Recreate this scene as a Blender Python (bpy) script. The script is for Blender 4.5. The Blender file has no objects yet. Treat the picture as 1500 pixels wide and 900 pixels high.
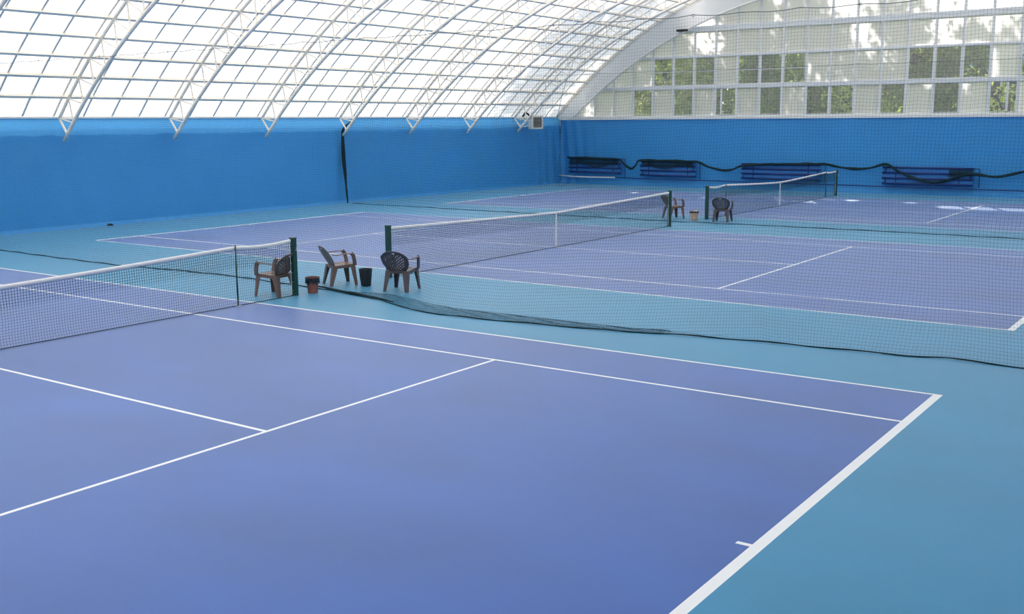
import bpy, math, random
import numpy as np
from mathutils import Vector, Matrix
random.seed(7)
RNG = np.random.RandomState(11)
sc = bpy.context.scene
COL = sc.collection
PI = math.pi

# ------------------------------------------------------------------ colours and materials
def lin(c):
    return tuple(((v/255)/12.92 if v/255 <= 0.04045 else (((v/255)+0.055)/1.055)**2.4) for v in c)

def mat(name, rgb, rough=0.6, spec=0.5, metal=0.0, noise=0.0, nscale=3.0, bump=0.0, bscale=40.0, stretch=None):
    m = bpy.data.materials.new(name); m.use_nodes = True
    nt = m.node_tree; b = nt.nodes['Principled BSDF']
    c = lin(rgb)
    b.inputs['Base Color'].default_value = (*c, 1)
    b.inputs['Roughness'].default_value = rough
    b.inputs['Specular IOR Level'].default_value = spec
    b.inputs['Metallic'].default_value = metal
    tc = nt.nodes.new('ShaderNodeTexCoord')
    src = tc.outputs['Object']
    if stretch:
        mp = nt.nodes.new('ShaderNodeMapping'); mp.inputs['Scale'].default_value = stretch
        nt.links.new(src, mp.inputs['Vector']); src = mp.outputs['Vector']
    n = nt.nodes.new('ShaderNodeTexNoise'); n.inputs['Scale'].default_value = nscale; n.inputs['Detail'].default_value = 4
    nt.links.new(src, n.inputs['Vector'])
    r = nt.nodes.new('ShaderNodeMapRange')
    r.inputs['From Min'].default_value = 0.25; r.inputs['From Max'].default_value = 0.75
    r.inputs['To Min'].default_value = 1-noise; r.inputs['To Max'].default_value = 1+noise
    nt.links.new(n.outputs['Fac'], r.inputs['Value'])
    mx = nt.nodes.new('ShaderNodeVectorMath'); mx.operation = 'SCALE'
    mx.inputs[0].default_value = c
    nt.links.new(r.outputs['Result'], mx.inputs['Scale'])
    nt.links.new(mx.outputs['Vector'], b.inputs['Base Color'])
    if bump:
        n2 = nt.nodes.new('ShaderNodeTexNoise'); n2.inputs['Scale'].default_value = bscale; n2.inputs['Detail'].default_value = 3
        nt.links.new(src, n2.inputs['Vector'])
        bp = nt.nodes.new('ShaderNodeBump'); bp.inputs['Strength'].default_value = bump; bp.inputs['Distance'].default_value = 0.02
        nt.links.new(n2.outputs['Fac'], bp.inputs['Height']); nt.links.new(bp.outputs['Normal'], b.inputs['Normal'])
    return m

def translucent(name, col, t=0.5, tcol=None, noise=0.0):
    m = bpy.data.materials.new(name); m.use_nodes = True
    nt = m.node_tree; nt.nodes.clear()
    o = nt.nodes.new('ShaderNodeOutputMaterial'); mx = nt.nodes.new('ShaderNodeMixShader')
    d = nt.nodes.new('ShaderNodeBsdfDiffuse'); tr = nt.nodes.new('ShaderNodeBsdfTranslucent')
    d.inputs['Color'].default_value = (*col, 1); tr.inputs['Color'].default_value = (*(tcol or col), 1)
    mx.inputs['Fac'].default_value = t
    if noise:
        tc = nt.nodes.new('ShaderNodeTexCoord'); n = nt.nodes.new('ShaderNodeTexNoise'); n.inputs['Scale'].default_value = 2.2
        n.inputs['Detail'].default_value = 5
        oi = nt.nodes.new('ShaderNodeObjectInfo')
        av = nt.nodes.new('ShaderNodeMath'); av.operation = 'ADD'
        nt.links.new(tc.outputs['Object'], n.inputs['Vector'])
        nt.links.new(n.outputs['Fac'], av.inputs[0]); nt.links.new(oi.outputs['Random'], av.inputs[1])
        r = nt.nodes.new('ShaderNodeMapRange'); r.inputs['From Min'].default_value = 0.3; r.inputs['From Max'].default_value = 1.7
        r.inputs['To Min'].default_value = 1-noise; r.inputs['To Max'].default_value = 1+noise
        nt.links.new(av.outputs[0], r.inputs['Value'])
        for nd, c in ((d, col), (tr, tcol or col)):
            s = nt.nodes.new('ShaderNodeVectorMath'); s.operation = 'SCALE'; s.inputs[0].default_value = c
            nt.links.new(r.outputs['Result'], s.inputs['Scale']); nt.links.new(s.outputs['Vector'], nd.inputs['Color'])
    nt.links.new(d.outputs[0], mx.inputs[1]); nt.links.new(tr.outputs[0], mx.inputs[2]); nt.links.new(mx.outputs[0], o.inputs[0])
    return m

def pane_mat():
    m = bpy.data.materials.new('window_glass'); m.use_nodes = True
    nt = m.node_tree; nt.nodes.clear()
    o = nt.nodes.new('ShaderNodeOutputMaterial'); mx = nt.nodes.new('ShaderNodeMixShader')
    t = nt.nodes.new('ShaderNodeBsdfTransparent'); t.inputs['Color'].default_value = (.93, .96, .95, 1)
    g = nt.nodes.new('ShaderNodeBsdfGlossy'); g.inputs['Roughness'].default_value = 0.08
    d = nt.nodes.new('ShaderNodeBsdfDiffuse'); d.inputs['Color'].default_value = (.8, .8, .8, 1)
    m2 = nt.nodes.new('ShaderNodeMixShader'); m2.inputs['Fac'].default_value = .5
    nt.links.new(g.outputs[0], m2.inputs[1]); nt.links.new(d.outputs[0], m2.inputs[2])
    mx.inputs['Fac'].default_value = 0.13
    nt.links.new(t.outputs[0], mx.inputs[1]); nt.links.new(m2.outputs[0], mx.inputs[2]); nt.links.new(mx.outputs[0], o.inputs[0])
    return m

def tarp_mat(name, rgb):
    m = mat(name, rgb, .5, .5, noise=.04, nscale=.6, bump=.10, bscale=5)
    nt = m.node_tree; b = nt.nodes['Principled BSDF']; o = nt.nodes['Material Output']
    t = nt.nodes.new('ShaderNodeBsdfTranslucent'); t.inputs['Color'].default_value = (*lin((98, 172, 214)), 1)
    mx = nt.nodes.new('ShaderNodeMixShader'); mx.inputs['Fac'].default_value = .24
    nt.links.new(b.outputs[0], mx.inputs[1]); nt.links.new(t.outputs[0], mx.inputs[2]); nt.links.new(mx.outputs[0], o.inputs['Surface'])
    return m
def court_mat(name, rgb, rough=0.42, spec=0.5, noise=0.06, sheen=.55, tint=(1, 1, 1)):
    """acrylic sports floor: even colour, faint drag marks, satin sheen"""
    m = mat(name, rgb, rough, spec, 0, noise, 0.42, 0.05, 60.0, stretch=(0.9, 1.5, 1))
    b = m.node_tree.nodes['Principled BSDF']
    b.inputs['Sheen Weight'].default_value = sheen     # pale grazing sheen standing in for roof light reflected off the floor
    b.inputs['Sheen Tint'].default_value = (*tint, 1)
    b.inputs['Sheen Roughness'].default_value = .32
    return m

M = {}
M['court'] = court_mat('court_blue', (12, 82, 162), noise=.18)
M['surround'] = court_mat('surround_teal', (4, 128, 170), noise=.10, sheen=.48, tint=(.74, .93, 1))
M['line'] = mat('line_white', (236, 236, 234), 0.5, 0.4, noise=.02)
M['tarp'] = tarp_mat('tarpaulin_blue', (72, 168, 240))
M['tarp_back'] = mat('tarpaulin_deep_blue', (50, 142, 206), 0.55, 0.45, noise=.05, nscale=.7, bump=.10, bscale=5)
M['block'] = mat('painted_block', (150, 158, 165), 0.85, noise=.05, bump=.2)
M['skin'] = translucent('roof_membrane', (.90, .90, .89), 0.5)
M['panel'] = translucent('frosted_panel', (.99, .955, .985), 0.70)
M['archpanel'] = translucent('arch_cladding', (.86, .87, .88), 0.3)
M['steel'] = mat('white_painted_steel', (252, 242, 226), 0.45, 0.5, noise=.03, nscale=2)
M['steel_thin'] = mat('white_galvanised_steel', (240, 234, 224), 0.5, 0.5, noise=.04, nscale=2)
M['frame'] = mat('white_window_frame', (226, 228, 226), 0.5, 0.4, noise=.03)
M['glass'] = pane_mat()
M['net'] = mat('dark_green_twine', (22, 48, 50), 0.8, 0.3, noise=.1, nscale=20)
M['divnet'] = mat('divider_twine', (28, 62, 74), 0.85, 0.3, noise=.1, nscale=20)
M['rope'] = mat('dark_rope', (18, 44, 50), 0.85, 0.3, noise=.2, nscale=30, bump=.3)
M['cable'] = mat('grey_steel_cable', (110, 115, 118), 0.5, 0.5, metal=.3, noise=.1)
M['tape'] = mat('white_net_tape', (238, 234, 228), 0.7, 0.3, noise=.04, nscale=8, bump=.2)
M['post'] = mat('green_post_paint', (16, 66, 56), 0.4, 0.5, noise=.1, nscale=6)
M['chrome'] = mat('bright_metal', (205, 208, 210), 0.3, 0.5, metal=.8, noise=.05)
M['chair'] = mat('brown_grey_plastic', (118, 96, 88), 0.4, 0.45, noise=.05, nscale=4)
M['chair_d'] = mat('dark_grey_plastic', (88, 76, 78), 0.4, 0.45, noise=.05, nscale=4)
M['clay'] = mat('brown_plastic', (140, 84, 72), 0.5, 0.5, noise=.08, nscale=9)
M['bag'] = mat('black_bin_liner', (26, 27, 33), 0.3, 0.6, noise=.2, nscale=12, bump=.7, bscale=28)
M['tan'] = mat('beige_plastic', (214, 172, 142), 0.5, 0.5, noise=.06, nscale=9)
M['paper'] = mat('white_paper', (235, 235, 232), 0.8, noise=.03)
M['pipe'] = mat('dark_blue_pipe_paint', (14, 44, 116), 0.4, 0.5, noise=.1, nscale=5)
M['pipe_shade'] = mat('blue_pipe_shade', (56, 126, 200), 0.6, 0.4, noise=.08, nscale=3)  # darker blue that stands for shade behind the radiator pipes
M['grille'] = mat('grey_louvre', (168, 170, 162), 0.5, noise=.05)
M['dark'] = mat('dark_rubber', (38, 34, 34), 0.7, noise=.1)
M['bark'] = mat('bark', (92, 78, 66), 0.9, noise=.25, nscale=8, bump=.6, bscale=18)
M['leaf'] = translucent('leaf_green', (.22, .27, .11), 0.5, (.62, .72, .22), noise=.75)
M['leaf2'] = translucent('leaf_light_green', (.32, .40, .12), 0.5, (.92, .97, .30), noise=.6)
M['grass'] = mat('lawn_green', (96, 118, 62), 0.95, noise=.2, nscale=1.5, bump=.5)
M['render'] = mat('pale_blue_render', (168, 190, 200), 0.85, noise=.04)
M['winglass'] = mat('dark_window_pane', (60, 84, 100), 0.15, 0.6, noise=.05)
M['rooftile'] = mat('grey_roofing', (110, 112, 116), 0.8, noise=.1)

# ------------------------------------------------------------------ mesh helpers
class MB:
    def __init__(s): s.v = []; s.f = []; s.mi = []
    def add(s, vs, fs, mi=0):
        o = len(s.v); s.v.extend([tuple(map(float, p)) for p in vs]); s.f.extend([tuple(i+o for i in f) for f in fs]); s.mi.extend([mi]*len(fs))
        return s
    def box(s, x0, x1, y0, y1, z0, z1, mi=0):
        vs = [(x0,y0,z0),(x1,y0,z0),(x1,y1,z0),(x0,y1,z0),(x0,y0,z1),(x1,y0,z1),(x1,y1,z1),(x0,y1,z1)]
        return s.add(vs, [(0,3,2,1),(4,5,6,7),(0,1,5,4),(1,2,6,5),(2,3,7,6),(3,0,4,7)], mi)
    def tube(s, pts, r, n=8, closed=False, up=(0,0,1), caps=True, sq=None):
        P = [Vector(p) for p in pts]; k = len(P)
        rs = r if isinstance(r, (list, tuple)) else [r]*k
        vs = []; prev = None
        for i, p in enumerate(P):
            if closed: t = (P[(i+1) % k]-P[i-1])
            else: t = (P[min(i+1, k-1)]-P[max(i-1, 0)])
            t.normalize()
            u = prev if prev is not None else Vector(up)
            if abs(u.dot(t)) > .98: u = Vector((1,0,0)) if abs(t.x) < .9 else Vector((0,1,0))
            a = (u - t*u.dot(t)).normalized(); b = t.cross(a); prev = a
            for j in range(n):
                an = 2*PI*(j+.5)/n
                if sq: # rectangular section: half sizes sq=(along a, along b)
                    ca = (1,-1,-1,1)[j]; cb = (1,1,-1,-1)[j]
                    vs.append(p + a*ca*sq[0] + b*cb*sq[1])
                else:
                    vs.append(p + a*math.cos(an)*rs[i] + b*math.sin(an)*rs[i])
        fs = []
        rng = k if closed else k-1
        for i in range(rng):
            for j in range(n):
                i2 = (i+1) % k
                fs.append((i*n+j, i*n+(j+1) % n, i2*n+(j+1) % n, i2*n+j))
        if caps and not closed:
            fs.append(tuple(reversed(range(n)))); fs.append(tuple((k-1)*n+j for j in range(n)))
        return s.add(vs, fs)
    def lathe(s, prof, n=28, c=(0,0,0), mi=0):
        vs = []; fs = []; k = len(prof)
        for r, z in prof:
            for j in range(n):
                a = 2*PI*j/n; vs.append((c[0]+r*math.cos(a), c[1]+r*math.sin(a), c[2]+z))
        for i in range(k-1):
            for j in range(n):
                fs.append((i*n+j, i*n+(j+1) % n, (i+1)*n+(j+1) % n, (i+1)*n+j))
        return s.add(vs, fs, mi)
    def grid(s, fn, nu, nv, mi=0, skip=None):
        vs = [fn(i/nu, j/nv) for j in range(nv+1) for i in range(nu+1)]
        fs = []
        for j in range(nv):
            for i in range(nu):
                if skip and skip(i, j): continue
                a = j*(nu+1)+i; fs.append((a, a+1, a+nu+2, a+nu+1))
        return s.add(vs, fs, mi)
    def build(s, name, m, parent=None, smooth=False, bevel=0, solid=0):
        me = bpy.data.meshes.new(name); me.from_pydata(s.v, [], s.f)
        for x in (m if isinstance(m, (list, tuple)) else [m]): me.materials.append(x)
        if any(s.mi): me.polygons.foreach_set('material_index', s.mi)
        me.update()
        if smooth: me.polygons.foreach_set('use_smooth', [True]*len(me.polygons))
        o = bpy.data.objects.new(name, me); COL.objects.link(o)
        if parent is not None: o.parent = parent
        if solid:
            md = o.modifiers.new('thickness', 'SOLIDIFY'); md.thickness = solid; md.offset = 0
        if bevel:
            md = o.modifiers.new('bevel', 'BEVEL'); md.width = bevel; md.segments = 2; md.limit_method = 'ANGLE'
        return o

def tag(o, label=None, cat=None, group=None, kind=None):
    if label: o['label'] = label
    if cat: o['category'] = cat
    if group: o['group'] = group
    if kind: o['kind'] = kind
    return o
def empty(name, loc=(0,0,0), rz=0):
    o = bpy.data.objects.new(name, None); COL.objects.link(o)
    o.location = loc; o.rotation_euler = (0,0,rz); o.empty_display_size = .2
    return o
def copy_tree(o, parent=None):
    c = o.copy(); COL.objects.link(c)
    if parent is not None: c.parent = parent
    for ch in list(o.children): copy_tree(ch, c)
    return c

# ------------------------------------------------------------------ place: courts and hall
C1, C2, C3 = (0.0, 0.0), (-0.05, 15.57), (-0.09, 31.2)
COURTS = [C1, C2, C3]
XW, YB, YF = 15.5, 40.0, -9.3
HW = 3.4
UC, UR = -10.8, 20.98            # upper chord circle (centre height, radius)
LC, LR = -11.8, 21.07            # lower chord circle
SR = UR + 0.15                   # membrane
def circ(c, r, x): return c + math.sqrt(max(r*r-x*x, 0))
PHI0 = math.asin(15.45/UR)

# floor: one sheet divided along the painted edges
def span_cuts():
    xs = {-15.65, 15.65}; ys = {YF-.1, YB+.2}
    rects = []   # (x0,x1,y0,y1,mat) later ones win
    for cx, cy in COURTS:
        L, W, S, V = 11.885, 5.485, 4.115, 6.40; w = .05; bw = .10
        R = lambda x0, x1, y0, y1, m: rects.append((cx+x0, cx+x1, cy+y0, cy+y1, m))
        R(-L, L, -W, W, 1)
        R(-L, L, W-w, W, 2); R(-L, L, -W, -W+w, 2)
        R(-L, L, S-w, S, 2); R(-L, L, -S, -S+w, 2)
        R(L-bw, L, -W, W, 2); R(-L, -L+bw, -W, W, 2)
        R(V-w, V, -S, S, 2); R(-V, -V+w, -S, S, 2)
        R(-V, V, -w/2, w/2, 2)
        R(L-bw-.12, L-bw, -w/2, w/2, 2); R(-L+bw, -L+bw+.12, -w/2, w/2, 2)
    for r in rects: xs |= {round(r[0],4), round(r[1],4)}; ys |= {round(r[2],4), round(r[3],4)}
    return sorted(xs), sorted(ys), rects
xs, ys, rects = span_cuts()
b = MB(); nx, ny = len(xs), len(ys)
vs = [(x, y, 0) for y in ys for x in xs]; fs = []; mis = []
for j in range(ny-1):
    for i in range(nx-1):
        mx, my = (xs[i]+xs[i+1])/2, (ys[j]+ys[j+1])/2; m = 0
        for r in rects:
            if r[0] < mx < r[1] and r[2] < my < r[3]: m = r[4]
        a = j*nx+i; fs.append((a, a+1, a+nx+1, a+nx)); mis.append(m)
b.v = vs; b.f = fs; b.mi = mis
tag(b.build('floor', [M['surround'], M['court'], M['line']]), kind='structure')

# side walls (masonry behind the tarpaulins)
tag(MB().box(-15.95, -15.60, YF-.3, YB+.3, -.05, 3.02).build('wall_left', M['block']), kind='structure')
tag(MB().box(15.60, 15.95, YF-.3, YB+.3, -.05, 3.02).build('wall_right', M['block']), kind='structure')
tag(MB().box(-15.68, -15.60, YF, YB, 3.40, 3.45).build('trim_1', M['frame']), kind='structure')

# tarpaulin lining, with a folded top band and a skirt at the floor
def tarp_profile(z):
    if z > 3.04: return -0.02 - (z-3.04)*.32
    if z < .12: return .06 - z*.35
    return 0.0
def side_tarp(sgn, y0, y1):
    zs = [0, .05, .12, .121, .3, .6, .9, 1.2, 1.5, 1.8, 2.1, 2.4, 2.7, 2.9, 3.03, 3.06, 3.15, 3.3, 3.42]
    ny = int((y1-y0)/.12)
    def fn(u, v):
        y = y0+(y1-y0)*u; z = zs[int(round(v*(len(zs)-1)))]
        off = tarp_profile(z)
        amp = .018*math.sin(y*1.9+math.sin(z*1.3)*.8)*math.sin(PI*min(z/3.0, 1)) + .008*math.sin(y*6.1+z*2)
        # tension creases that fan out under every truss foot, and hanging folds near the corner
        for k in range(13):
            dy = y-(11.5+4.03*(k-5)); d = math.hypot(dy, z-2.75)
            if d < 1.0: amp += .012*math.sin(9*math.atan2(z-2.75, dy))*(1-d)
        if y > 37.0: amp += .05*math.sin((y-37)*9.0+.4*z)*((y-37)/3)*(1-.45*z/3.4)
        if 15 < 3: pass
        x = -15.53+off+amp if z <= 3.04 else -15.53+off+amp*.4
        return (sgn*-x if sgn > 0 else x, y, z)
    return MB().grid(fn, ny, len(zs)-1)
tp = side_tarp(-1, YF, YB-.02).build('wall_tarpaulin', M['tarp'], smooth=True)
tag(tp, 'long blue tarpaulin lining the left wall, with paler folded band along its top', 'tarpaulin')
tp = side_tarp(1, YF, YB-.02).build('wall_tarpaulin', M['tarp'], smooth=True)
tag(tp, 'blue tarpaulin lining the side wall next to the viewer, right of the courts', 'tarpaulin')
def back_fn(u, v):
    x = -15.45+30.9*u; z = 3.27*v
    amp = .02*math.sin(x*1.3+z*.7)+.008*math.sin(x*4.4-z)
    if x < -12.4: amp += .07*math.sin((x+15.5)*11+.9*z)*((-12.4-x)/3.1)**1.3*(1-.3*v)
    fl = .10*(1-z/.25)**2 if z < .25 else 0
    return (x, YB-.10-amp-fl*1.5, z)
tp = MB().grid(back_fn, 320, 26).build('wall_tarpaulin', M['tarp_back'], smooth=True)
tag(tp, 'deep blue tarpaulin hanging along the end wall behind the heating pipes', 'tarpaulin')

# end walls: masonry below, framed glazing under the arch
def arch_z(x): return circ(UC, SR-.02, x)
def glazed_end(y, name, sgn, clear):
    base = tag(MB().box(-15.68, 15.68, min(y, y+sgn*.3), max(y, y+sgn*.3), -.05, 3.30).build(name, M['block']), kind='structure')
    xs = [-15.65+1.1*k for k in range(4)] + [-11.25+1.1*k for k in range(0, 23)] + [14.05, 15.15]
    xs = sorted(set(round(x, 3) for x in xs if abs(x) < 15.5))
    zr = [3.42, 4.785, 6.215, 7.475, 8.93, 10.4]
    pb = MB(); wins = []
    for i in range(len(xs)-1):
        for j in range(len(zr)-1):
            x0, x1, z0, z1 = xs[i], xs[i+1], zr[j], zr[j+1]
            t0, t1 = min(z1, arch_z(x0)), min(z1, arch_z(x1))
            if max(t0, t1) <= z0+.02: continue
            k = round((x0+11.25)/1.1)
            if (k, j) in clear:
                wins.append((k, j, x0, x1, z0, z1)); continue
            t0 = max(t0, z0+.001); t1 = max(t1, z0+.001)
            pb.add([(x0, y, z0), (x1, y, z0), (x1, y, t1), (x0, y, t0)], [(0,1,2,3)])
    for x0, x1 in ((-15.6, xs[0]), (xs[-1], 15.6)):
        pb.add([(x0, y, 3.3), (x1, y, 3.3), (x1, y, max(arch_z(x1), 3.35)), (x0, y, max(arch_z(x0), 3.35))], [(0,1,2,3)])
    pb.build('frosted_panel', M['panel'], base)
    yf = y-sgn*.03
    for x in xs:
        t = arch_z(x)
        if t > 3.5:
            MB().box(x-.045, x+.045, min(yf, yf+sgn*.1), max(yf, yf+sgn*.1), 3.42, t).build('mullion', M['frame'], base)
    for z, h in ((3.40, .05), (4.785, .085), (6.215, .045), (7.475, .125), (8.93, .05)):
        xe = math.sqrt(max(SR**2-(z-UC)**2, 0))-.05
        MB().box(-xe, xe, min(yf-sgn*.02, yf+sgn*.1), max(yf-sgn*.02, yf+sgn*.1), z-h, z+h).build('rail', M['frame'], base)
    return base, wins
low = [0, 2, 4, 6, 8, 9, 11, 13, 15]; upp = [1, 2, 3, 5, 6, 7, 12, 13, 14, 16]
clear = {(k, 0) for k in low} | {(k, 1) for k in upp}
wb, wins = glazed_end(YB, 'wall_back', 1, clear)
n = 0
for k, j, x0, x1, z0, z1 in wins:
    n += 1
    a, c = x0+.045, x1-.045; zz0 = z0+(.05 if j == 0 else .085); zz1 = z1-(.085 if j == 0 else .045)
    fr = MB(); t = .022; y0, y1 = YB-.02, YB+.05
    fr.box(a, a+t, y0, y1, zz0, zz1).box(c-t, c, y0, y1, zz0, zz1).box(a+t, c-t, y0, y1, zz0, zz0+t).box(a+t, c-t, y0, y1, zz1-t, zz1)
    if j == 1 and k < 8: fr.box(a+t, c-t, y0+.02, y1-.02, (zz0+zz1)/2-.012, (zz0+zz1)/2+.012)
    if (k, j) in ((4, 0),): fr.box(a+.24, a+.31, y0, y1, zz0, zz1)
    if (k, j) == (15, 0): fr.box(a+.62, a+.70, y0, y1, zz0, zz1)
    w = tag(fr.build('window_%d' % n, M['frame']), kind='structure')
    MB().box(a+t, c-t, YB+.01, YB+.016, zz0+t, zz1-t).build('pane', M['glass'], w)
glazed_end(YF, 'wall_front', -1, set())
# white sill rail above the end wall lining
tag(MB().box(-15.5, 15.5, YB-.16, YB-.02, 3.27, 3.37).build('trim_2', M['frame']), kind='structure', )

# arch cladding ring in front of the end wall
b = MB(); N = 90; IN = lambda x: circ(-12.2, 21.3, x)
prev = None
pts_in = []
xa = 14.55
vs = []; fs = []
for i in range(N+1):
    ph = -PHI0+2*PHI0*i/N
    xo, zo = (SR-.04)*math.sin(ph), UC+(SR-.04)*math.cos(ph)
    # matching point on the inner arc
    th0 = math.asin(14.55/21.3); th = -th0+2*th0*i/N
    xi, zi = 21.3*math.sin(th), -12.2+21.3*math.cos(th)
    vs += [(xo, YB-.34, zo), (xi, YB-.34, max(zi, 3.4)), (xi, YB-.08, max(zi, 3.4)), (xo, YB-.08, zo)]
    pts_in.append((xi, YB-.36, max(zi, 3.4)))
    if i:
        a, c = 4*(i-1), 4*i
        fs += [(a, a+1, c+1, c), (a+1, a+2, c+2, c+1)]
b.add(vs, fs).build('arch_cladding', M['archpanel'], wb)
MB().tube(pts_in, .035, 6).build('arch_tube', M['steel_thin'], wb, smooth=True)
MB().tube([((SR-.1)*math.sin(-PHI0+2*PHI0*i/80), YB-.40, UC+(SR-.1)*math.cos(-PHI0+2*PHI0*i/80)) for i in range(81)], .04, 6).build('arch_tube', M['steel'], wb, smooth=True)

# ------------------------------------------------------------------ roof: membrane, purlins, ribs
N = 96
def skin(u, v):
    ph = -PHI0-.008+(2*PHI0+.016)*u
    return (SR*math.sin(ph), YF-.1+(YB+.2-YF)*v, UC+SR*math.cos(ph))
ceil = tag(MB().grid(skin, N, 24).build('ceiling', M['skin'], smooth=True), kind='structure')
NP = 42; STEP = 2*PHI0/NP
for i in range(1, NP):
    ph = -PHI0+STEP*i; r = UR+.065
    x, z = r*math.sin(ph), UC+r*math.cos(ph)
    MB().tube([(x, YF, z), (x, YB-.08, z)], 1, 4, up=(math.sin(ph), 0, math.cos(ph)), sq=(.047, .042)).build('purlin', M['steel'], ceil)
y = 11.5-1.008*20 + .0
yr = []
k = -20
while True:
    yy = 11.37+1.0075*k
    if yy > YB-.3: break
    if yy > YF+.2: yr.append(yy)
    k += 1
for yy in yr:
    r = UR+.118
    pts = [(r*math.sin(-PHI0+2*PHI0*i/64), yy, UC+r*math.cos(-PHI0+2*PHI0*i/64)) for i in range(65)]
    MB().tube(pts, 1, 4, up=(0,1,0), sq=(.030, .020)).build('rib', M['steel_thin'], ceil)

# ------------------------------------------------------------------ roof trusses
def up_pt(ph): return (UR*math.sin(ph), UC+UR*math.cos(ph))
def lo_pt(ph):
    c = math.cos(ph); r = -c + math.sqrt(c*c-1+LR*LR)
    return (r*math.sin(ph), UC+r*math.cos(ph))
def make_truss():
    t = empty('roof_truss')
    MB().tube([(up_pt(-PHI0+2*PHI0*i/84)[0], 0, up_pt(-PHI0+2*PHI0*i/84)[1]) for i in range(85)], .052, 8, up=(0,1,0)).build('upper_chord', M['steel'], t, smooth=True)
    a0 = math.asin(15.27/LR)
    MB().tube([(LR*math.sin(-a0+2*a0*i/84), 0, LC+LR*math.cos(-a0+2*a0*i/84)) for i in range(85)], .060, 8, up=(0,1,0)).build('lower_chord', M['steel'], t, smooth=True)
    w = MB()
    for i in range(NP+1):
        ph = -PHI0+STEP*i; u = up_pt(ph)
        for d in (-.5, .5):
            q = ph+STEP*d
            if abs(q) > PHI0-.01: continue
            l = lo_pt(q); w.tube([(u[0], 0, u[1]), (l[0], 0, l[1])], .025, 5, up=(0,1,0))
    w.build('web', M['steel'], t)
    for s in (-1, 1):
        f = MB(); u = up_pt(PHI0)
        xl = math.sqrt(LR**2-(u[1]-LC)**2)
        f.tube([(s*u[0], 0, u[1]), (s*(xl), 0, u[1])], .036, 6, up=(0,1,0))
        xb = 15.08; f.tube([(s*u[0], 0, u[1]), (s*xb, 0, circ(LC, LR, xb))], .036, 6, up=(0,1,0))
        f.build('foot_brace', M['steel'], t)
    return t
TL = {0: 'white lattice roof truss cut off by the upper left corner of the photo',
      1: 'white lattice roof truss nearest the viewer with its left foot in view',
      2: 'white lattice roof truss whose foot is second from the left on the blue wall',
      3: 'white lattice roof truss whose foot is third from the left, left of the gathered net',
      4: 'white lattice roof truss with dark net gathered under its foot',
      5: 'white lattice roof truss whose foot comes next right of the gathered net',
      6: 'white lattice roof truss whose foot is sixth from the left, two before the end wall',
      7: 'white lattice roof truss nearest the end wall, its foot beside the louvred heater',
      }
proto = make_truss()
ty = [11.5+4.03*(k-1) for k in range(-3, 8)]
first = True
for k in range(-3, 8):
    y = 11.5+4.03*(k-1)
    t = proto if first else copy_tree(proto); first = False
    t.location = (0, y, 0)
    tag(t, TL.get(k, 'white lattice roof truss above and behind the viewer'), 'roof truss', 'lattice roof trusses' if k in TL else 'lattice roof trusses behind the viewer')
# diagonal bracing rods in the last bay
def on_roof(x, y, d=.02): return (x, y, circ(UC, UR-d, x))
for pts, lab in (([(-15.3, 39.3), (-14.0, 37.8), (-12.4, 36.2), (-10.4, 34.6), (-8.2, 33.2)], 'thin grey bracing rod rising from the far left corner under the roof'),
                 ([(-7.4, 39.4), (-9.0, 38.3), (-10.8, 37.0), (-12.6, 35.8)], 'thin grey bracing rod slanting across the roof bay beside the arch cladding')):
    P = [on_roof(x, y, .12) for x, y in pts]
    tag(MB().tube(P, .016, 6).build('bracing_rod', M['steel_thin'], smooth=True), lab, 'bracing rod')

# ------------------------------------------------------------------ strand meshes for nets
def strands(rows, cols, r, mb=None, tri=3):
    """rows/cols: lists of polylines (numpy k x 3); returns an MB of thin 3-sided cords"""
    V = []; F = []; o = 0
    for L, ax in [(rows, 0), (cols, 1)]:
        for P in L:
            P = np.asarray(P); k = len(P)
            if ax == 0: A = np.array([[0, 1, 0], [0, -.5, .866], [0, -.5, -.866]])
            else: A = np.array([[1, 0, 0], [-.5, .866, 0], [-.5, -.866, 0]])
            if RUN_Y and ax == 0: A = A[:, [1, 0, 2]]
            vv = (P[:, None, :]+A[None]*r).reshape(-1, 3); V.append(vv)
            i = np.arange(k-1)[:, None]*3; j = np.arange(3)[None]; j2 = (np.arange(3)+1)[None] % 3
            F.append((np.stack([i+j, i+j2, i+3+j2, i+3+j], -1).reshape(-1, 4))+o); o += 3*k
    return np.concatenate(V), np.concatenate(F)
def build_np(name, V, F, m, parent=None):
    me = bpy.data.meshes.new(name)
    me.vertices.add(len(V)); me.vertices.foreach_set('co', V.astype(np.float32).ravel())
    me.loops.add(F.size); me.loops.foreach_set('vertex_index', F.astype(np.int32).ravel())
    me.polygons.add(len(F)); me.polygons.foreach_set('loop_start', np.arange(0, F.size, 4, dtype=np.int32))
    me.materials.append(m); me.update(calc_edges=True); me.validate()
    o = bpy.data.objects.new(name, me); COL.objects.link(o)
    if parent is not None: o.parent = parent
    return o

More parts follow.
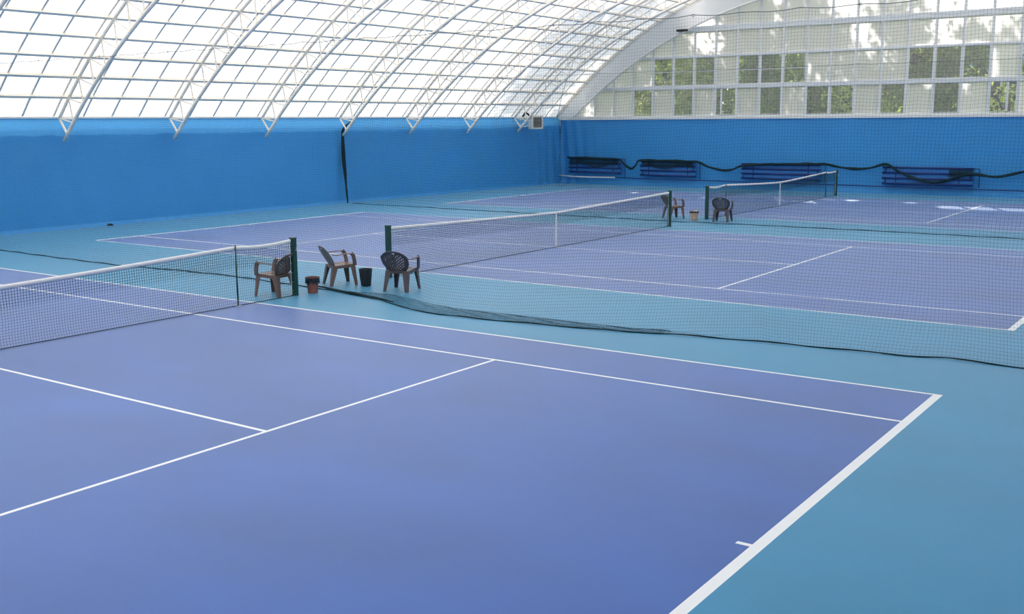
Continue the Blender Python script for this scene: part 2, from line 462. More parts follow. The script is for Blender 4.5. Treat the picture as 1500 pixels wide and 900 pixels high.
# ------------------------------------------------------------------ tennis nets
RUN_Y = True
def net_top(t, kind):
    """height of the tape at distance t from the centre"""
    a = abs(t)
    if kind == 'sticks':
        if a <= 5.03: return .914+(1.07-.914)*(a/5.03)**1.25
        q = (a-5.03)/(6.37-5.03); return 1.07-.035*math.sin(PI*min(q, 1))
    return .914+(1.06-.914)*(a/6.37)**1.1
def make_net(cx, cy, kind, label, group):
    root = empty('tennis_net', (cx, cy, 0)); tag(root, label, 'tennis net', group)
    g = .045; n = int(2*6.35/g); ys = np.linspace(-6.35, 6.35, n+1)
    cols = []; top = np.array([net_top(t, kind) for t in ys])
    slack = lambda z, t: .012*math.sin(t*2.1)*math.sin(PI*z) + (.03*(1-z/.12) if z < .12 else 0)
    for t, h in zip(ys, top):
        zz = np.linspace(.012, h-.03, 12)
        cols.append([(slack(z, t), t+.004*math.sin(9*z+t*5), z) for z in zz])
    rows = []; nr = 21; tt = ys[::3]
    rr = np.linspace(0, 1, nr+1)
    for q in rr:
        rows.append([(slack(.012+q*(net_top(t, kind)-.042), t), t, .012+q*(net_top(t, kind)-.042)) for t in tt])
    V, F = strands(rows, cols, .0019)
    # the upper rows are double twine
    dc = [[(.006+p[0], p[1]+.004, p[2]) for p in c[-5:]] for c in cols]
    dr = [[(x+.006, y, z+.003) for x, y, z in r] for r in rows[-7:]]
    V2, F2 = strands(dr, dc, .0021)
    build_np('net_mesh', np.concatenate([V, V2]), np.concatenate([F, F2+len(V)]), M['net'], root)
    b = MB(); P = [(0, t, net_top(t, kind)) for t in np.linspace(-6.36, 6.36, 61)]
    vs = []; fs = []
    for i, (x, t, z) in enumerate(P):
        vs += [(-.013, t, z-.062), (-.014, t, z-.01), (0, t, z+.004), (.014, t, z-.01), (.013, t, z-.062)]
        if i:
            a, c = 5*(i-1), 5*i; fs += [(a+j, a+j+1, c+j+1, c+j) for j in range(4)]+[(a+4, a, c, c+4)]
    b.add(vs, fs).build('top_tape', M['tape'], root, smooth=True)
    MB().tube([(.0 + (.03), t, .012) for t in np.linspace(-6.35, 6.35, 40)], .007, 6).build('bottom_cord', M['net'], root)
    b = MB(); b.box(-.018, .018, -.025, .025, .004, net_top(0, kind)+.008); 
    b.build('center_strap', M['tape'], root, bevel=.004)
    MB().box(-.03, .03, -.05, .05, 0, .015).build('strap_anchor', M['chrome'], root)
    for s in (-1, 1):
        MB().tube([(0, s*6.35, .03), (0, s*6.35, net_top(6.35, kind))], .006, 6).build('side_cord', M['tape'], root)
    return root
make_net(*C1, 'sticks', 'tennis net crossing the nearest court, reaching out of the left side of the photo', 'tennis nets')
make_net(*C2, 'plain', 'tennis net across the middle court, with white centre strap', 'tennis nets')
make_net(*C3, 'sticks', 'tennis net across the far court, between thin support sticks', 'tennis nets')

def make_post():
    r = empty('net_post')
    MB().box(-.05, .05, -.045, .045, 0, 1.08).build('post_tube', M['post'], r, bevel=.006)
    MB().box(-.056, .056, -.051, .051, 1.08, 1.10).build('post_cap', M['post'], r, bevel=.004)
    MB().tube([(.05, .0, .86), (.085, 0, .86), (.085, 0, .92), (.11, 0, .92)], .009, 6).build('winch_handle', M['chrome'], r)
    for z in (.97, .80, .62, .44, .26, .1): MB().tube([(.0, -.045, z), (0, -.075, z), (0, -.075, z+.02)], .006, 5).build('net_hook', M['chrome'], r)
    return r
pp = make_post()
posts = [(C1[0]+.0, C1[1]+6.43, 'dark green net post beside the brown bucket, at the end of the nearest net', 0),
         (C2[0]+.0, C2[1]-6.43, 'dark green net post right behind the lattice chair on the middle court', PI),
         (C2[0]+.0, C2[1]+6.43, 'dark green net post in front of the far chair, far end of middle net', 0),
         (C3[0]+.0, C3[1]-6.43, 'dark green net post at the near end of the far net, right of beige bucket', PI),
         (C3[0]+.0, C3[1]+6.43, 'dark green net post at the farthest end of the far net, before the radiators', 0)]
for i, (x, y, l, rz) in enumerate(posts):
    o = pp if i == 0 else copy_tree(pp)
    o.location = (x, y, 0); o.rotation_euler.z = rz
    tag(o, l, 'net post', 'green tennis net posts')

def make_stick():
    r = empty('singles_stick')
    MB().tube([(0, 0, .012), (0, 0, 1.075)], .014, 8).build('stick', M['post'], r, smooth=True)
    MB().box(-.05, .05, -.05, .05, 0, .012).build('stick_base', M['chrome'], r, bevel=.003)
    MB().tube([(-.012, 0, 1.07), (-.012, 0, 1.095), (.012, 0, 1.095), (.012, 0, 1.07)], .005, 5).build('stick_fork', M['post'], r)
    return r
ps = make_stick()
for i, (c, s, l) in enumerate([(C1, 5.03, 'thin green support stick under the nearest net, left of the brown chair'),
                               (C3, -5.03, 'thin green support stick of the far net, right behind the far dark chair'),
                               (C3, 5.03, 'thin green support stick near the farthest post of the far net')]):
    o = ps if i == 0 else copy_tree(ps)
    o.location = (c[0]+.035, c[1]+s, 0); tag(o, l, 'net stick', 'singles sticks of the nets')

# ------------------------------------------------------------------ divider nets
RUN_Y = False
def interp(tab):
    xs = [p[0] for p in tab]; ys = [p[1] for p in tab]
    return lambda x: float(np.interp(x, xs, ys))
def divider(name_label, ytop, ztop, rope, x0, x1, drape, wob, colstep, group, srad):
    root = empty('divider_net', (0, ytop, 0)); tag(root, name_label, 'divider net', group)
    g = .047; cols = []; rowsP = []
    nx = int((x1-x0)/colstep); X = np.linspace(x0, x1, nx+1)
    nz = int(ztop/g); S = np.linspace(0, 1, nz+1)   # 0 = rope, 1 = cable
    def surf(x, s):
        yr = rope(x)-ytop; L = drape(x)
        sag = .03*(math.sin(PI*((x+12.5) % .8333)/.8333))**1      # cable sags between its rings
        zt = min(ztop-sag, circ(UC, UR, x)-.16)
        z = s*zt
        if L > 0:      # lower part lies on the floor before it rises
            q = L/(ztop+L)
            if s < q: return (x+wob(x, s), yr+(s/q)*L, .015+.03*abs(math.sin(x*7+s*40)))
            t = (s-q)/(1-q); z = .03+t*(zt-.03); y = (yr+L)*(1-t)**2.2
            return (x+wob(x, s), y, z)
        t = s; y = yr*(1-t)**2.0
        return (x+wob(x, s), y, max(z, .008))
    ks = np.concatenate([np.linspace(0, .2, 12)[:-1], np.linspace(.2, 1, 16)])
    for x in X: cols.append([surf(x, s) for s in ks])
    XR = np.linspace(x0, x1, int((x1-x0)/.16)+1)
    for s in S: rowsP.append([surf(x, s) for x in XR])
    V, F = strands(rowsP, cols, srad)
    build_np('net_mesh', V, F, M['divnet'], root)
    XX = np.linspace(x0, x1, 260)
    MB().tube([(x, rope(x)-ytop, .014+.006*math.sin(x*5)) for x in XX], [.008+.004*abs(math.sin(x*3.3)) for x in XX], 6).build('bottom_rope', M['rope'], root, smooth=True)
    XX = np.linspace(x0, x1, 130)
    MB().tube([(x, 0, min(ztop-.03*math.sin(PI*((x+12.5) % .8333)/.8333), circ(UC, UR, x)-.15)) for x in XX], .006, 5).build('top_cable', M['cable'], root)
    x = -12.5
    while x <= 13:
        MB().tube([(x+.02*math.cos(a), 0, ztop-.012+.02*math.sin(a)) for a in (0, 1.05, 2.1, 3.14, 4.2, 5.25)], .005, 5, closed=True, up=(0,1,0)).build('cable_ring', M['cable'], root); x += 2.5
    return root
ropeA = interp([(-15.4, 7.2), (-11.9, 7.33), (-9, 7.22), (-6.7, 7.18), (-4.5, 7.4), (-2.95, 7.45), (-.97, 7.28), (.1, 7.2), (.96, 7.05), (1.8, 6.86), (2.9, 6.4), (3.6, 6.32), (4.37, 6.36), (5.6, 6.52), (6.76, 6.69), (7.78, 6.98), (8.8, 7.15), (10.07, 7.28), (11.0, 7.36), (11.45, 7.52), (12.4, 7.44), (15.4, 7.5)])
drA = interp([(-15, 0), (-.5, 0), (.6, .12), (1.6, .45), (3, .55), (4.5, .5), (6, .32), (8, 0.1), (9, 0), (16, 0)])
def wobA(x, s): 
    k = max(0, min(1, (x-4)/6)); return (.018+.05*k*(1-s))*math.sin(x*1.7+s*9)*(1-s*.6)
A = divider('dark net curtain between the nearest and the middle court, hem trailing on the floor', 7.68, 4.77, ropeA, -15.35, 15.35, drA, wobA, .047, 'net curtains between the courts', .00115)
# bunched hem by the chair legs
hp = [(-.55, 7.33), (-.1, 7.27), (.25, 7.22), (.6, 7.12), (.95, 7.04), (1.3, 7.0), (1.7, 6.9), (2.2, 6.72)]
MB().tube([(x, y-7.68, .03+.012*math.sin(i*2.1)) for i, (x, y) in enumerate(hp)], [.012, .018, .026, .020, .030, .024, .018, .010], 7).build('bunched_hem', M['rope'], A, smooth=True)
# slack net lying folded on the floor behind the hem
cols = []; rows = []
X = np.arange(.9, 7.6, .035)
def slack(x, q):
    L = drA(x)*1.0+.05
    return (x+.03*math.sin(x*3+q*6), ropeA(x)-7.68+.01+q*L, .02+.035*abs(math.sin(x*4.1+q*5))*(1-abs(2*q-1)))
for x in X: cols.append([slack(x, q) for q in np.linspace(0, 1, 9)])
for q in np.linspace(0, 1, 15): rows.append([slack(x, q) for x in X[::3]])
V, F = strands(rows, cols, .0014); build_np('slack_fold', V, F, M['divnet'], A)
ropeB = interp([(-15.35, 23.85), (-13.8, 23.7), (-12.06, 23.78), (-8.6, 23.62), (-4, 23.5), (-.65, 23.42), (1.9, 23.62), (6, 23.74), (9.7, 23.7), (15.4, 23.7)])
drB = lambda x: 0.0
def wobB(x, s): return .02*math.sin(x*1.3+s*7)*(1-s)
B = divider('dark net curtain between the middle and the far court', 23.6, 4.77, ropeB, -15.2, 15.35, drB, wobB, .050, 'net curtains between the courts', .0009)
# its end gathered at the left wall
g = MB()
for k in range(9):
    ph = k*2*PI/9; a = .05+.02*(k % 3)
    P = []
    for i in range(40):
        t = i/39; z = 2.86*(1-t)+.02
        w = (.35+.65*math.sin(PI*min(t*1.3, 1))) if t < .8 else .5*(1-t)/.2*.9+.1
        P.append((-15.33+.5*a*w*math.cos(ph+3*t)+.04*t, a*w*math.sin(ph+2.5*t)+.32*t*t*.4, z))
    g.tube(P, .026 if k % 2 else .018, 6)
g.tube([(-15.3, .45, 3.25), (-15.3, .22, 3.12), (-15.32, .06, 2.98), (-15.33, 0, 2.85)], [.02, .035, .05, .06], 7)
g.build('gathered_end', M['rope'], B, smooth=True)

# ------------------------------------------------------------------ plastic armchairs
def make_chair(cm):
    """armchair at origin, facing +y, seat height 0.42"""
    r = empty('plastic_armchair')
    def seat(u, v):
        w = (.245-.02*v)*(1.0)
        x = (u*2-1)*w; y = .235-.46*v
        z = .425-.035*v-.022*(1-(u*2-1)**2)*math.sin(PI*min(max(v, .05), 1)) - (.03*((.08-v)/.08)**2 if v < .08 else 0)
        return (x, y, z)
    MB().grid(seat, 14, 14).build('seat', cm, r, smooth=True, solid=.012)
    ap = MB() # apron under the seat rim
    ap.tube([(-.235, .22, .395), (-.225, -.21, .37)], 1, 4, sq=(.03, .007)); ap.tube([(.235, .22, .395), (.225, -.21, .37)], 1, 4, sq=(.03, .007))
    ap.tube([(-.235, .228, .40), (.235, .228, .40)], 1, 4, sq=(.022, .006)); ap.tube([(-.22, -.215, .375), (.22, -.215, .375)], 1, 4, sq=(.028, .006))
    ap.build('apron', cm, r)
    nu, nv = 33, 27
    def back(u, v):
        s = u*2-1
        hw = .185+.10*math.sin(PI*.5*min(v*1.5, 1))            # fans out upward
        top = .40*(1-.30*abs(s)**2.6)
        x = s*hw; z = .40+v*top
        y = -.205-.185*v-.02*v*v+.085*s*s*(.4+.6*v)             # reclined and wrapped
        return (x, y, z)
    def hole(i, j):
        u = (i+.5)/nu; v = (j+.5)/nv; s = abs(u*2-1)
        if .84 < v < .93 and s < .15: return True          # hand hole
        if s > .86-.25*(1-v) or v < .08 or v > .88-.22*s*s or (v > .8 and s < .24): return False
        return (i % 2 == 1) and ((j + (i//2)*2) % 4 in (0, 1)) and (j+(i//2)*2) % 4 != 3 and True
    MB().grid(back, nu, nv, skip=hole).build('backrest', cm, r, smooth=True, solid=.011)
    for s in (-1, 1):
        # front leg runs up into the arm post; rear leg splayed
        def leg(top, bot, wt, wb):
            b = MB(); n = 8; vs = []; fs = []
            for i in range(n+1):
                t = i/n; c = Vector(top).lerp(Vector(bot), t); w = wt+(wb-wt)*t; th = .012
                sx = -s; sy = -1 if bot[1] > 0 else 1
                L = [(0, 0), (sx*w, 0), (sx*w, sy*th), (sx*th, sy*th), (sx*th, sy*w), (0, sy*w)]
                vs += [(c.x+a, c.y+bb, c.z) for a, bb in L]
            for i in range(n):
                fs += [(6*i+j, 6*i+(j+1) % 6, 6*i+6+(j+1) % 6, 6*i+6+j) for j in range(6)]
            fs += [tuple(range(6)), tuple(6*n+j for j in range(6))]
            return b.add(vs, fs)
        leg((s*.245, .235, .42), (s*.275, .27, 0), .105, .055).build('leg', cm, r, bevel=.003)
        leg((s*.235, -.225, .40), (s*.26, -.30, 0), .115, .060).build('leg', cm, r, bevel=.003)
        b = MB()
        b.tube([(s*.248, .225, .40), (s*.262, .215, .50), (s*.272, .19, .60), (s*.272, .15, .645)], 1, 4, up=(0,1,0), sq=(.032, .013))
        def arm(u, v):
            P = [Vector((s*.272, .20, .640)), Vector((s*.285, .08, .648)), Vector((s*.29, -.06, .640)), Vector((s*.283, -.17, .630)), Vector((s*.262, -.245, .64))]
            t = v*4; i = min(int(t), 3); c = P[i].lerp(P[i+1], t-i); w = .036*(1-.3*v)
            q = u*2-1
            return (c.x+q*w, c.y, c.z-.010*q*q)
        b.grid(arm, 6, 16)
        b.build('armrest', cm, r, smooth=False, solid=.010)
    return r
chairs = [(-.37, 6.27, 189, 'brown plastic armchair behind the nearest net, left of its green post', 'chair'),
          (-.28, 7.93, 63, 'brown plastic armchair in side view beside the black waste basket', 'chair'),
          (1.27, 8.03, 105, 'dark grey plastic armchair with lattice back, in front of the middle net post', 'chair_d'),
          (-1.17, 24.52, 55, 'brown plastic armchair partly hidden by the far post of the middle net', 'chair'),
          (.67, 24.32, 101, 'dark grey plastic armchair seen from behind near the far net', 'chair_d')]
pc = {k: None for k in ('chair', 'chair_d')}
for x, y, a, l, k in chairs:
    if pc[k] is None: pc[k] = make_chair(M[k]); o = pc[k]
    else: o = copy_tree(pc[k])
    o.location = (x, y, 0); o.rotation_euler.z = math.radians(a-90)
    tag(o, l, 'chair', 'plastic armchairs between the courts')

# ------------------------------------------------------------------ buckets
def flap(R, zt, drop, seed, amp=.012, n=40):
    rs = random.Random(seed); ph = [rs.uniform(0, 6) for _ in range(5)]
    def fn(u, v):
        a = 2*PI*u; w = sum(math.sin((3+2*k)*a+ph[k]) for k in range(5))/5
        if v < .25: q = v/.25; return ((R-.02*(1-q))*math.cos(a), (R-.02*(1-q))*math.sin(a), zt-.05*(1-q)+.008*w*q)
        q = (v-.25)/.75; rr = R+.008+amp*w*q
        return (rr*math.cos(a), rr*math.sin(a), zt+.006-q*drop*(1+.35*w))
    return MB().grid(fn, n, 8)
r = empty('waste_bucket', (.06, 6.83, 0)); tag(r, 'brown plastic bucket with black liner folded over its rim, beside green post', 'bucket', 'buckets between the courts')
MB().lathe([(.001, .002), (.093, .002), (.096, .01), (.100, .09), (.106, .095), (.112, .19), (.118, .195), (.124, .285), (.130, .29), (.130, .30), (.122, .30), (.105, .15), (.092, .012), (.001, .012)]).build('pail', M['clay'], r, smooth=False)
flap(.131, .30, .105, 1).build('bin_liner', M['bag'], r, smooth=True)
r = empty('waste_basket', (.33, 8.02, 0)); tag(r, 'black waste basket wrapped in a crinkled bin bag, beside the side-view chair', 'bucket', 'buckets between the courts')
def crink(u, v):
    a = 2*PI*u; R = .095+.037*v+.004*math.sin(9*a+14*v)*math.sin(20*v)+.003*math.sin(17*a)
    return (R*math.cos(a), R*math.sin(a), .003+.335*v)
MB().grid(crink, 64, 30).build('basket', M['bag'], r, smooth=True)
MB().lathe([(.001, .004), (.094, .004), (.12, .2), (.13, .33), (.134, .345), (.139, .335), (.136, .325)]).build('rim', M['dark'], r, smooth=True)
r = empty('waste_bucket', (-.26, 24.18, 0)); tag(r, 'small beige bucket with black liner rim, between the far chairs', 'bucket', 'buckets between the courts')
MB().lathe([(.001, .002), (.105, .002), (.11, .01), (.125, .15), (.136, .28), (.142, .285), (.142, .30), (.132, .30), (.12, .15), (.10, .012), (.001, .012)]).build('pail', M['tan'], r, smooth=True)
flap(.143, .30, .05, 3).build('bin_liner', M['bag'], r, smooth=True)
b = MB(); b.grid(lambda u, v: (.04+.09*(u-.5), .02+.07*(v-.5), .31+.03*math.sin(5*u)*math.cos(4*v)), 6, 6)
tag(b.build('paper_scrap', M['paper'], solid=.004), 'crumpled white paper lying on top of the beige bucket', 'paper')
bpy.data.objects['paper_scrap'].location = (-.26, 24.18, 0)

# ------------------------------------------------------------------ heating registers on the end wall
regs = [(-14.78, -11.7, .64, 1.31, 'blue pipe radiator farthest left, in the corner above the white pipe'),
        (-10.6, -7.6, .56, 1.24, 'blue pipe radiator second from the left on the end wall'),
        (-5.25, -1.5, .54, 1.19, 'blue pipe radiator right behind the far tennis net'),
        (1.25, 4.95, .47, 1.16, 'blue pipe radiator farthest right, with net rope sagging across its front')]
def make_reg(x0, x1, z0, z1, label):
    r = empty('pipe_radiator', ((x0+x1)/2, YB-.36, 0)); tag(r, label, 'radiator', 'pipe radiators along the end wall')
    h = (x1-x0)/2
    for i in range(4):
        z = z0+(z1-z0)*i/3
        MB().tube([(-h, 0, z), (h, 0, z)], .042, 10).build('heating_pipe', M['pipe'], r, smooth=True)
    for i in range(3):
        s = 1 if i % 2 else -1; za, zb = z0+(z1-z0)*i/3, z0+(z1-z0)*(i+1)/3
        MB().tube([(s*(h-.12), 0, za), (s*(h-.12), 0, zb)], .022, 8).build('link_pipe', M['pipe'], r, smooth=True)
    MB().tube([(h, 0, z1), (h+.22, 0, z1), (h+.24, 0, z1-.03), (h+.24, 0, .39)], .018, 8).build('riser_pipe', M['pipe'], r, smooth=True)
    MB().box(-h+.02, h-.02, .06, .10, z0-.03, z1+.03).build('shade_sheet', M['pipe_shade'], r)  # added sheet, its colour carries the shading between the pipes
    for s in (-.7, .7):
        MB().box(s*h-.02, s*h+.02, .04, .23, z0-.02, z1+.02).build('wall_bracket', M['pipe'], r)
    return r
for a in regs: make_reg(*a)
r = MB(); X = np.linspace(-12.0, 15.3, 30)
tag(MB().tube([(x, YB-.36, .39-.0045*(x+12)) for x in X], .026, 8).build('supply_pipe', M['pipe'], smooth=True), 'dark blue heating supply pipe running low along the end wall', 'pipe')
tag(MB().tube([(-15.35, YB-.40, .42), (-14.6, YB-.40, .39), (-13.4, YB-.40, .375), (-12.02, YB-.40, .39)], .034, 8).build('bare_pipe', M['tape'], smooth=True), 'short white length of heating pipe low in the far left corner', 'pipe')

# rolled net draped over the radiators
P = [(-14.8, 1.36, 0), (-13.8, 1.35, 0), (-12.6, 1.33, 0), (-11.75, 1.29, 0), (-11.4, 1.02, 1), (-11.05, .84, 1), (-10.8, 1.02, 1), (-10.55, 1.27, 0), (-9.4, 1.27, 0), (-7.9, 1.26, 0), (-7.4, 1.22, 0), (-6.9, 1.02, 1), (-6.3, .88, 1), (-5.7, .90, 1), (-5.2, 1.10, 0), (-4.4, 1.16, 0), (-3, 1.21, 0), (-1.6, 1.24, 0), (-1.0, 1.2, 1), (-.3, 1.08, 1), (.6, 1.07, 1), (1.4, 1.28, 0), (1.9, 1.02, 1), (2.5, .74, 1), (3.3, .56, 1), (3.9, .64, 1), (4.5, .84, 1), (5.0, .92, 1), (5.9, .85, 1), (6.9, 1.08, 1), (7.8, 1.24, 0), (9.5, .8, 1), (11.4, 1.2, 0), (15.2, 1.1, 0)]
def cr(P, m=6):
    out = []
    for i in range(len(P)-1):
        p0, p1, p2, p3 = P[max(i-1, 0)], P[i], P[i+1], P[min(i+2, len(P)-1)]
        for j in range(m):
            t = j/m
            out.append(tuple(.5*((2*p1[k])+(-p0[k]+p2[k])*t+(2*p0[k]-5*p1[k]+4*p2[k]-p3[k])*t*t+(-p0[k]+3*p1[k]-3*p2[k]+p3[k])*t**3) for k in range(3)))
    out.append(P[-1]); return out
Q = cr(P)
root = empty('rolled_net', (0, YB-.45, 0)); tag(root, 'long dark green rolled net draped in swags over the blue radiators', 'net')
for k in range(3):
    MB().tube([(x, -.02*k-.015*math.sin(x*4+k*2), z+.012+.028*math.sin(x*2.3+k*2.1)) for x, z, f in Q], [.035+.012*math.sin(x*5+k) for x, z, f in Q], 6).build('net_strand_roll', M['rope'], root, smooth=True)
# loose folds hanging over the two left radiators
RUN_Y = False
def fold(x0, x1, z0, z1, ph):
    cols = [[(x, .02-.03*math.sin(x*9+ph), z) for z in np.linspace(z0+.08*math.sin(x*3+ph), z1, 6)] for x in np.arange(x0, x1, .03)]
    rows = [[(x, .02-.03*math.sin(x*9+ph), z0+.08*math.sin(x*3+ph)*(1-q)+(z1-z0)*q) for x in np.arange(x0, x1, .06)] for q in np.linspace(0, 1, 18)]
    V, F = strands(rows, cols, .005); build_np('loose_fold', V, F, M['rope'], root)
fold(-14.7, -11.8, .95, 1.32, 0); fold(-10.4, -7.7, .95, 1.25, 1.2); fold(4.0, 5.0, .8, 1.1, .4)

# ------------------------------------------------------------------ louvred heater by the last truss foot
r = empty('fan_heater', (-14.72, 36.55, 2.84), math.radians(-28)); tag(r, 'white box heater with grey louvred front, hung high in the far left corner', 'heater')
MB().box(-.33, .05, -.31, .31, 0, .66).build('casing', M['steel'], r, bevel=.02)
MB().box(.05, .065, -.24, .24, .07, .59).build('grille_back', M['dark'], r)
for i in range(8):
    z = .10+.066*i
    MB().add([(.062, -.24, z), (.062, .24, z), (.10, .24, z-.03), (.10, -.24, z-.03), (.066, -.24, z+.008), (.066, .24, z+.008), (.104, .24, z-.022), (.104, -.24, z-.022)], [(0,1,2,3),(4,7,6,5),(0,4,5,1),(2,6,7,3),(1,5,6,2),(0,3,7,4)]).build('louvre', M['grille'], r)
MB().box(.05, .10, -.29, -.24, .03, .63).box(.05, .10, .24, .29, .03, .63).box(.05, .10, -.29, .29, .03, .07).box(.05, .10, -.29, .29, .59, .63).build('front_frame', M['steel'], r)
MB().tube([(-.1, -.31, .5), (-.15, -.6, .55), (-.25, -.8, .45)], .025, 6).build('mount_arm', M['steel'], r)
MB().tube([(-.1, -.31, .2), (-.15, -.6, .12), (-.3, -.85, .25)], .025, 6).build('mount_arm', M['steel'], r)
MB().tube([(-.05, -.31, .56), (-.1, -.45, .75), (-.1, -.6, .78), (-.15, -.7, .6)], .05, 7).build('cable_bundle', M['dark'], r, smooth=True)

# floodlight on the arch
r = empty('floodlight', (-8.40, 39.52, 7.42)); tag(r, 'small dark floodlight fixed on the arch edge above the left windows', 'lamp')
MB().box(-.26, .26, -.10, .10, -.05, .05).build('lamp_housing', M['dark'], r, bevel=.02)
MB().tube([(-.18, .08, 0), (-.3, .12, .02)], .03, 6).build('lamp_bracket', M['dark'], r)

# small dark bit against the wall skirt
b = MB(); b.tube([(0, -.10, .03), (0, -.03, .045), (0, .05, .04), (0, .12, .02)], [.02, .035, .03, .015], 8)
o = tag(b.build('rubber_scrap', M['dark'], smooth=True), 'small dark rubber scrap lying at the foot of the left blue wall', 'scrap'); o.location = (-15.33, 12.9, 0)

# ------------------------------------------------------------------ outside: ground, trees, building
tag(MB().box(-60, 60, YB+.35, 110, -.25, -.1).build('ground', M['grass']), kind='structure')
SUN = Vector((-.42*math.cos(math.radians(38)), .907*math.cos(math.radians(38)), math.sin(math.radians(38)))).normalized()
# openings through the foliage where sun reaches the floor through the clear panes
gaps = [(Vector((x, 40, z)), r) for x, z, r in ((2.8, 5.4, .75), (3.9, 5.5, .8), (4.9, 5.5, .7), (-5.2, 4.0, .25), (-4.0, 4.2, .22), (-.8, 4.1, .3), (1.4, 4.2, .35), (-8.4, 4.1, .2), (-2.6, 5.6, .3), (-10.7, 4.2, .2))]
def leaf_cloud(n, rx, rz, cz, size, seed):
    R = np.random.RandomState(seed)
    # clumps on a noisy ellipsoid shell
    nc = 70; cc = R.normal(size=(nc, 3)); cc /= np.linalg.norm(cc, axis=1)[:, None]; cc *= (R.uniform(.35, 1, (nc, 1)))**.5
    cid = R.randint(0, nc, n); p = cc[cid]*np.array([rx, rx, rz])+R.normal(size=(n, 3))*np.array([.5, .5, .42]); p[:, 2] += cz
    nrm = R.normal(size=(n, 3)); nrm[:, 2] += .5; nrm /= np.linalg.norm(nrm, axis=1)[:, None]
    a = np.cross(nrm, R.normal(size=(n, 3))); a /= np.linalg.norm(a, axis=1)[:, None]; bb = np.cross(nrm, a)
    s = size*R.uniform(.6, 1.3, (n, 1))
    return p, a*s, bb*s*.55, nrm*s*.12
def tree_obj(x, y, h, rx, lowz, seed, label, m, nleaf, size=.15, group='trees outside the end wall'):
    root = empty('tree', (x, y, -.1)); tag(root, label, 'tree', group)
    R = random.Random(seed)
    b = MB(); b.tube([(0, 0, 0), (R.uniform(-.1, .1), .05, h*.3), (R.uniform(-.3, .3), 0, h*.6), (R.uniform(-.3, .3), .1, h*.9)], [.22, .17, .11, .03], 9)
    b.build('trunk', M['bark'], root, smooth=True)
    b = MB()
    for k in range(9):
        a = k*2.4; z = lowz+(h-lowz)*(.1+.08*k); rr = rx*.7
        b.tube([(0, 0, z*.9), (rr*.5*math.cos(a), rr*.5*math.sin(a), z+.3), (rr*math.cos(a), rr*math.sin(a), z+.9)], [.07, .045, .012], 6)
    b.build('branches', M['bark'], root, smooth=True)
    cz = (h+lowz)/2; p, a, bb, nn = leaf_cloud(nleaf, rx, (h-lowz)/2, cz, size, seed)
    W = p+np.array([x, y, -.1]); keep = np.ones(len(p), bool); s = np.array(SUN)
    for c, r_ in gaps:
        d = W-np.array(c); t = d@s; dist = np.linalg.norm(d-t[:, None]*s, axis=1); keep &= ~((dist < r_) & (t > 0))
    p, a, bb, nn = p[keep], a[keep], bb[keep], nn[keep]; k = len(p)
    V = np.stack([p-a, p-bb+nn, p+a, p+bb+nn], 1).reshape(-1, 3)
    F = np.arange(4*k).reshape(-1, 4)
    o = build_np('foliage', V, F, m, root)
    return root
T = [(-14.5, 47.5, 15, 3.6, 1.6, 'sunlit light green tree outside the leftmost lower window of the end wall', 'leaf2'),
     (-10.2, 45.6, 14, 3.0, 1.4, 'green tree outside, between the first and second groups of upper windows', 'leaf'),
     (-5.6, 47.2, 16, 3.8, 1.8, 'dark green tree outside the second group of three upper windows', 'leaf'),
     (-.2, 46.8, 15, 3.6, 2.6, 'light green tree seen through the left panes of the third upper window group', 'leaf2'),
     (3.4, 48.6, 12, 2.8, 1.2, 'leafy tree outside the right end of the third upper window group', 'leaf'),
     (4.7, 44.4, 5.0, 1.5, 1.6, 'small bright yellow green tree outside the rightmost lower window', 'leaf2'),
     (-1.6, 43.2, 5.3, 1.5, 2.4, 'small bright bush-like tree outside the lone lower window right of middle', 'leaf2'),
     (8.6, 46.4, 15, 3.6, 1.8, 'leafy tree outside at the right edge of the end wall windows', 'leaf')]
for i, (x, y, h, rx, lz, l, m) in enumerate(T):
    tree_obj(x, y+2.2, h, rx, lz, 30+i, l, M[m], int(8500*(rx/3.4)**2*(h-lz)/12), .14)
for i, (x, y, h, rx) in enumerate(((-8.6, 54, 25, 5.2), (1.6, 56, 24, 5.0), (-19.0, 54, 26, 5.6))):
    tree_obj(x, y, h, rx, 0.6, 60+i, ['tall tree in the second row outside, behind the left upper windows', 'tall tree in the second row outside, behind the middle windows', 'tallest tree outside, in the second row beyond the far left corner'][i], M['leaf'], 15000, .30)
root = empty('filler_hedge', (-15, 62, -.1)); tag(root, 'added dark screen of leaves filling bright sky gaps behind the trees outside the left windows', 'filler_hedge')  # leafy screen added to cover the bright sky holes between the trees
Rh = np.random.RandomState(5); n = 26000
p = np.stack([Rh.uniform(-16, 14, n), Rh.normal(0, .7, n), Rh.uniform(0, 8.5, n)], 1); p[:, 2] *= 1-.12*np.sin(p[:, 0]*1.7)
a = Rh.normal(size=(n, 3)); a /= np.linalg.norm(a, axis=1)[:, None]; q = np.cross(a, Rh.normal(size=(n, 3))); q /= np.linalg.norm(q, axis=1)[:, None]
V = np.stack([p-a*.25, p-q*.14, p+a*.25, p+q*.14], 1).reshape(-1, 3); build_np('foliage', V, np.arange(4*n).reshape(-1, 4), M['leaf'], root)
b = MB()
for x in np.arange(-15, 14, 2.4): b = MB(); b.tube([(x, 0, 0), (x+.2, 0, 3), (x, 0, 7)], [.1, .07, .03], 6); b.build('stem', M['bark'], root)
r = empty('apartment_building', (2, 74, -.1)); tag(r, 'pale blue building glimpsed between leaves through the right windows', 'building')
MB().box(-12, 14, 0, 9, 0, 11).build('wall_body', M['render'], r)
MB().box(-12.4, 14.4, -.4, 9.4, 11, 11.5).build('roof', M['rooftile'], r)
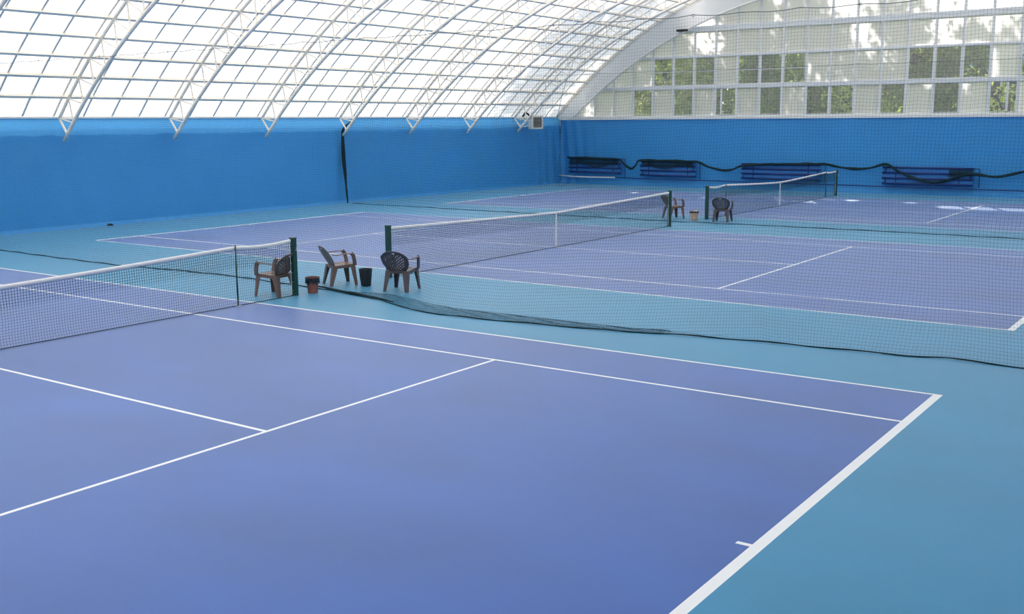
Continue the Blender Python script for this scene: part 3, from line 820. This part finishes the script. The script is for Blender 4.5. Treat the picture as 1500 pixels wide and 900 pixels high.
for i in range(9):
    for j in range(3):
        x, z = -10.2+2.7*i, 1.6+3.2*j
        w = MB().box(x-.65, x+.65, -.06, 0, z-.05, z+1.65).build('window', M['frame'], r)
        MB().box(x-.57, x+.57, -.08, -.06, z+.03, z+1.57).build('pane', M['winglass'], w)

# ------------------------------------------------------------------ light
W = bpy.data.worlds.new('sky'); sc.world = W; W.use_nodes = True
nt = W.node_tree; bg = nt.nodes['Background']
tc = nt.nodes.new('ShaderNodeTexCoord'); sp = nt.nodes.new('ShaderNodeSeparateXYZ'); cr_ = nt.nodes.new('ShaderNodeValToRGB')
nt.links.new(tc.outputs['Generated'], sp.inputs[0]); nt.links.new(sp.outputs['Z'], cr_.inputs['Fac']); nt.links.new(cr_.outputs['Color'], bg.inputs['Color'])
cr_.color_ramp.elements[0].position = 0; cr_.color_ramp.elements[0].color = (1.0, .97, .93, 1)
cr_.color_ramp.elements[1].position = 1; cr_.color_ramp.elements[1].color = (.86, .92, 1.0, 1)
bg.inputs['Strength'].default_value = 1.15
L = bpy.data.lights.new('sun', 'SUN'); L.energy = 5.0; L.angle = math.radians(.6); L.color = (1, .95, .87)
o = bpy.data.objects.new('sun', L); COL.objects.link(o); o.rotation_euler = SUN.to_track_quat('Z', 'Y').to_euler(); o.location = (-20, 60, 40)

# ------------------------------------------------------------------ camera
cam = bpy.data.cameras.new('camera'); co = bpy.data.objects.new('camera', cam); COL.objects.link(co)
yaw, pitch, roll = 2.1863963, -.1737963, -.0068559
f = Vector((math.cos(pitch)*math.cos(yaw), math.cos(pitch)*math.sin(yaw), math.sin(pitch)))
rr = Vector((math.sin(yaw), -math.cos(yaw), 0)); uu = rr.cross(f)
R_ = math.cos(roll)*rr+math.sin(roll)*uu; U_ = -math.sin(roll)*rr+math.cos(roll)*uu
m = Matrix(((R_.x, U_.x, -f.x, 14.708), (R_.y, U_.y, -f.y, -7.276), (R_.z, U_.z, -f.z, 3.204), (0, 0, 0, 1)))
co.matrix_world = m
cam.sensor_fit = 'HORIZONTAL'; cam.sensor_width = 36; cam.lens = 1546.04/1500*36; cam.clip_end = 300; cam.clip_start = .05
sc.camera = co
sc.view_settings.view_transform = 'Standard'; sc.view_settings.look = 'None'; sc.view_settings.gamma = 1
sc.view_settings.use_curve_mapping = False
sc.view_settings.exposure = 0.60
sc.cycles.use_denoising = True
sc.cycles.max_bounces = 10; sc.cycles.diffuse_bounces = 7; sc.cycles.transparent_max_bounces = 24
sc.cycles.sample_clamp_indirect = 6
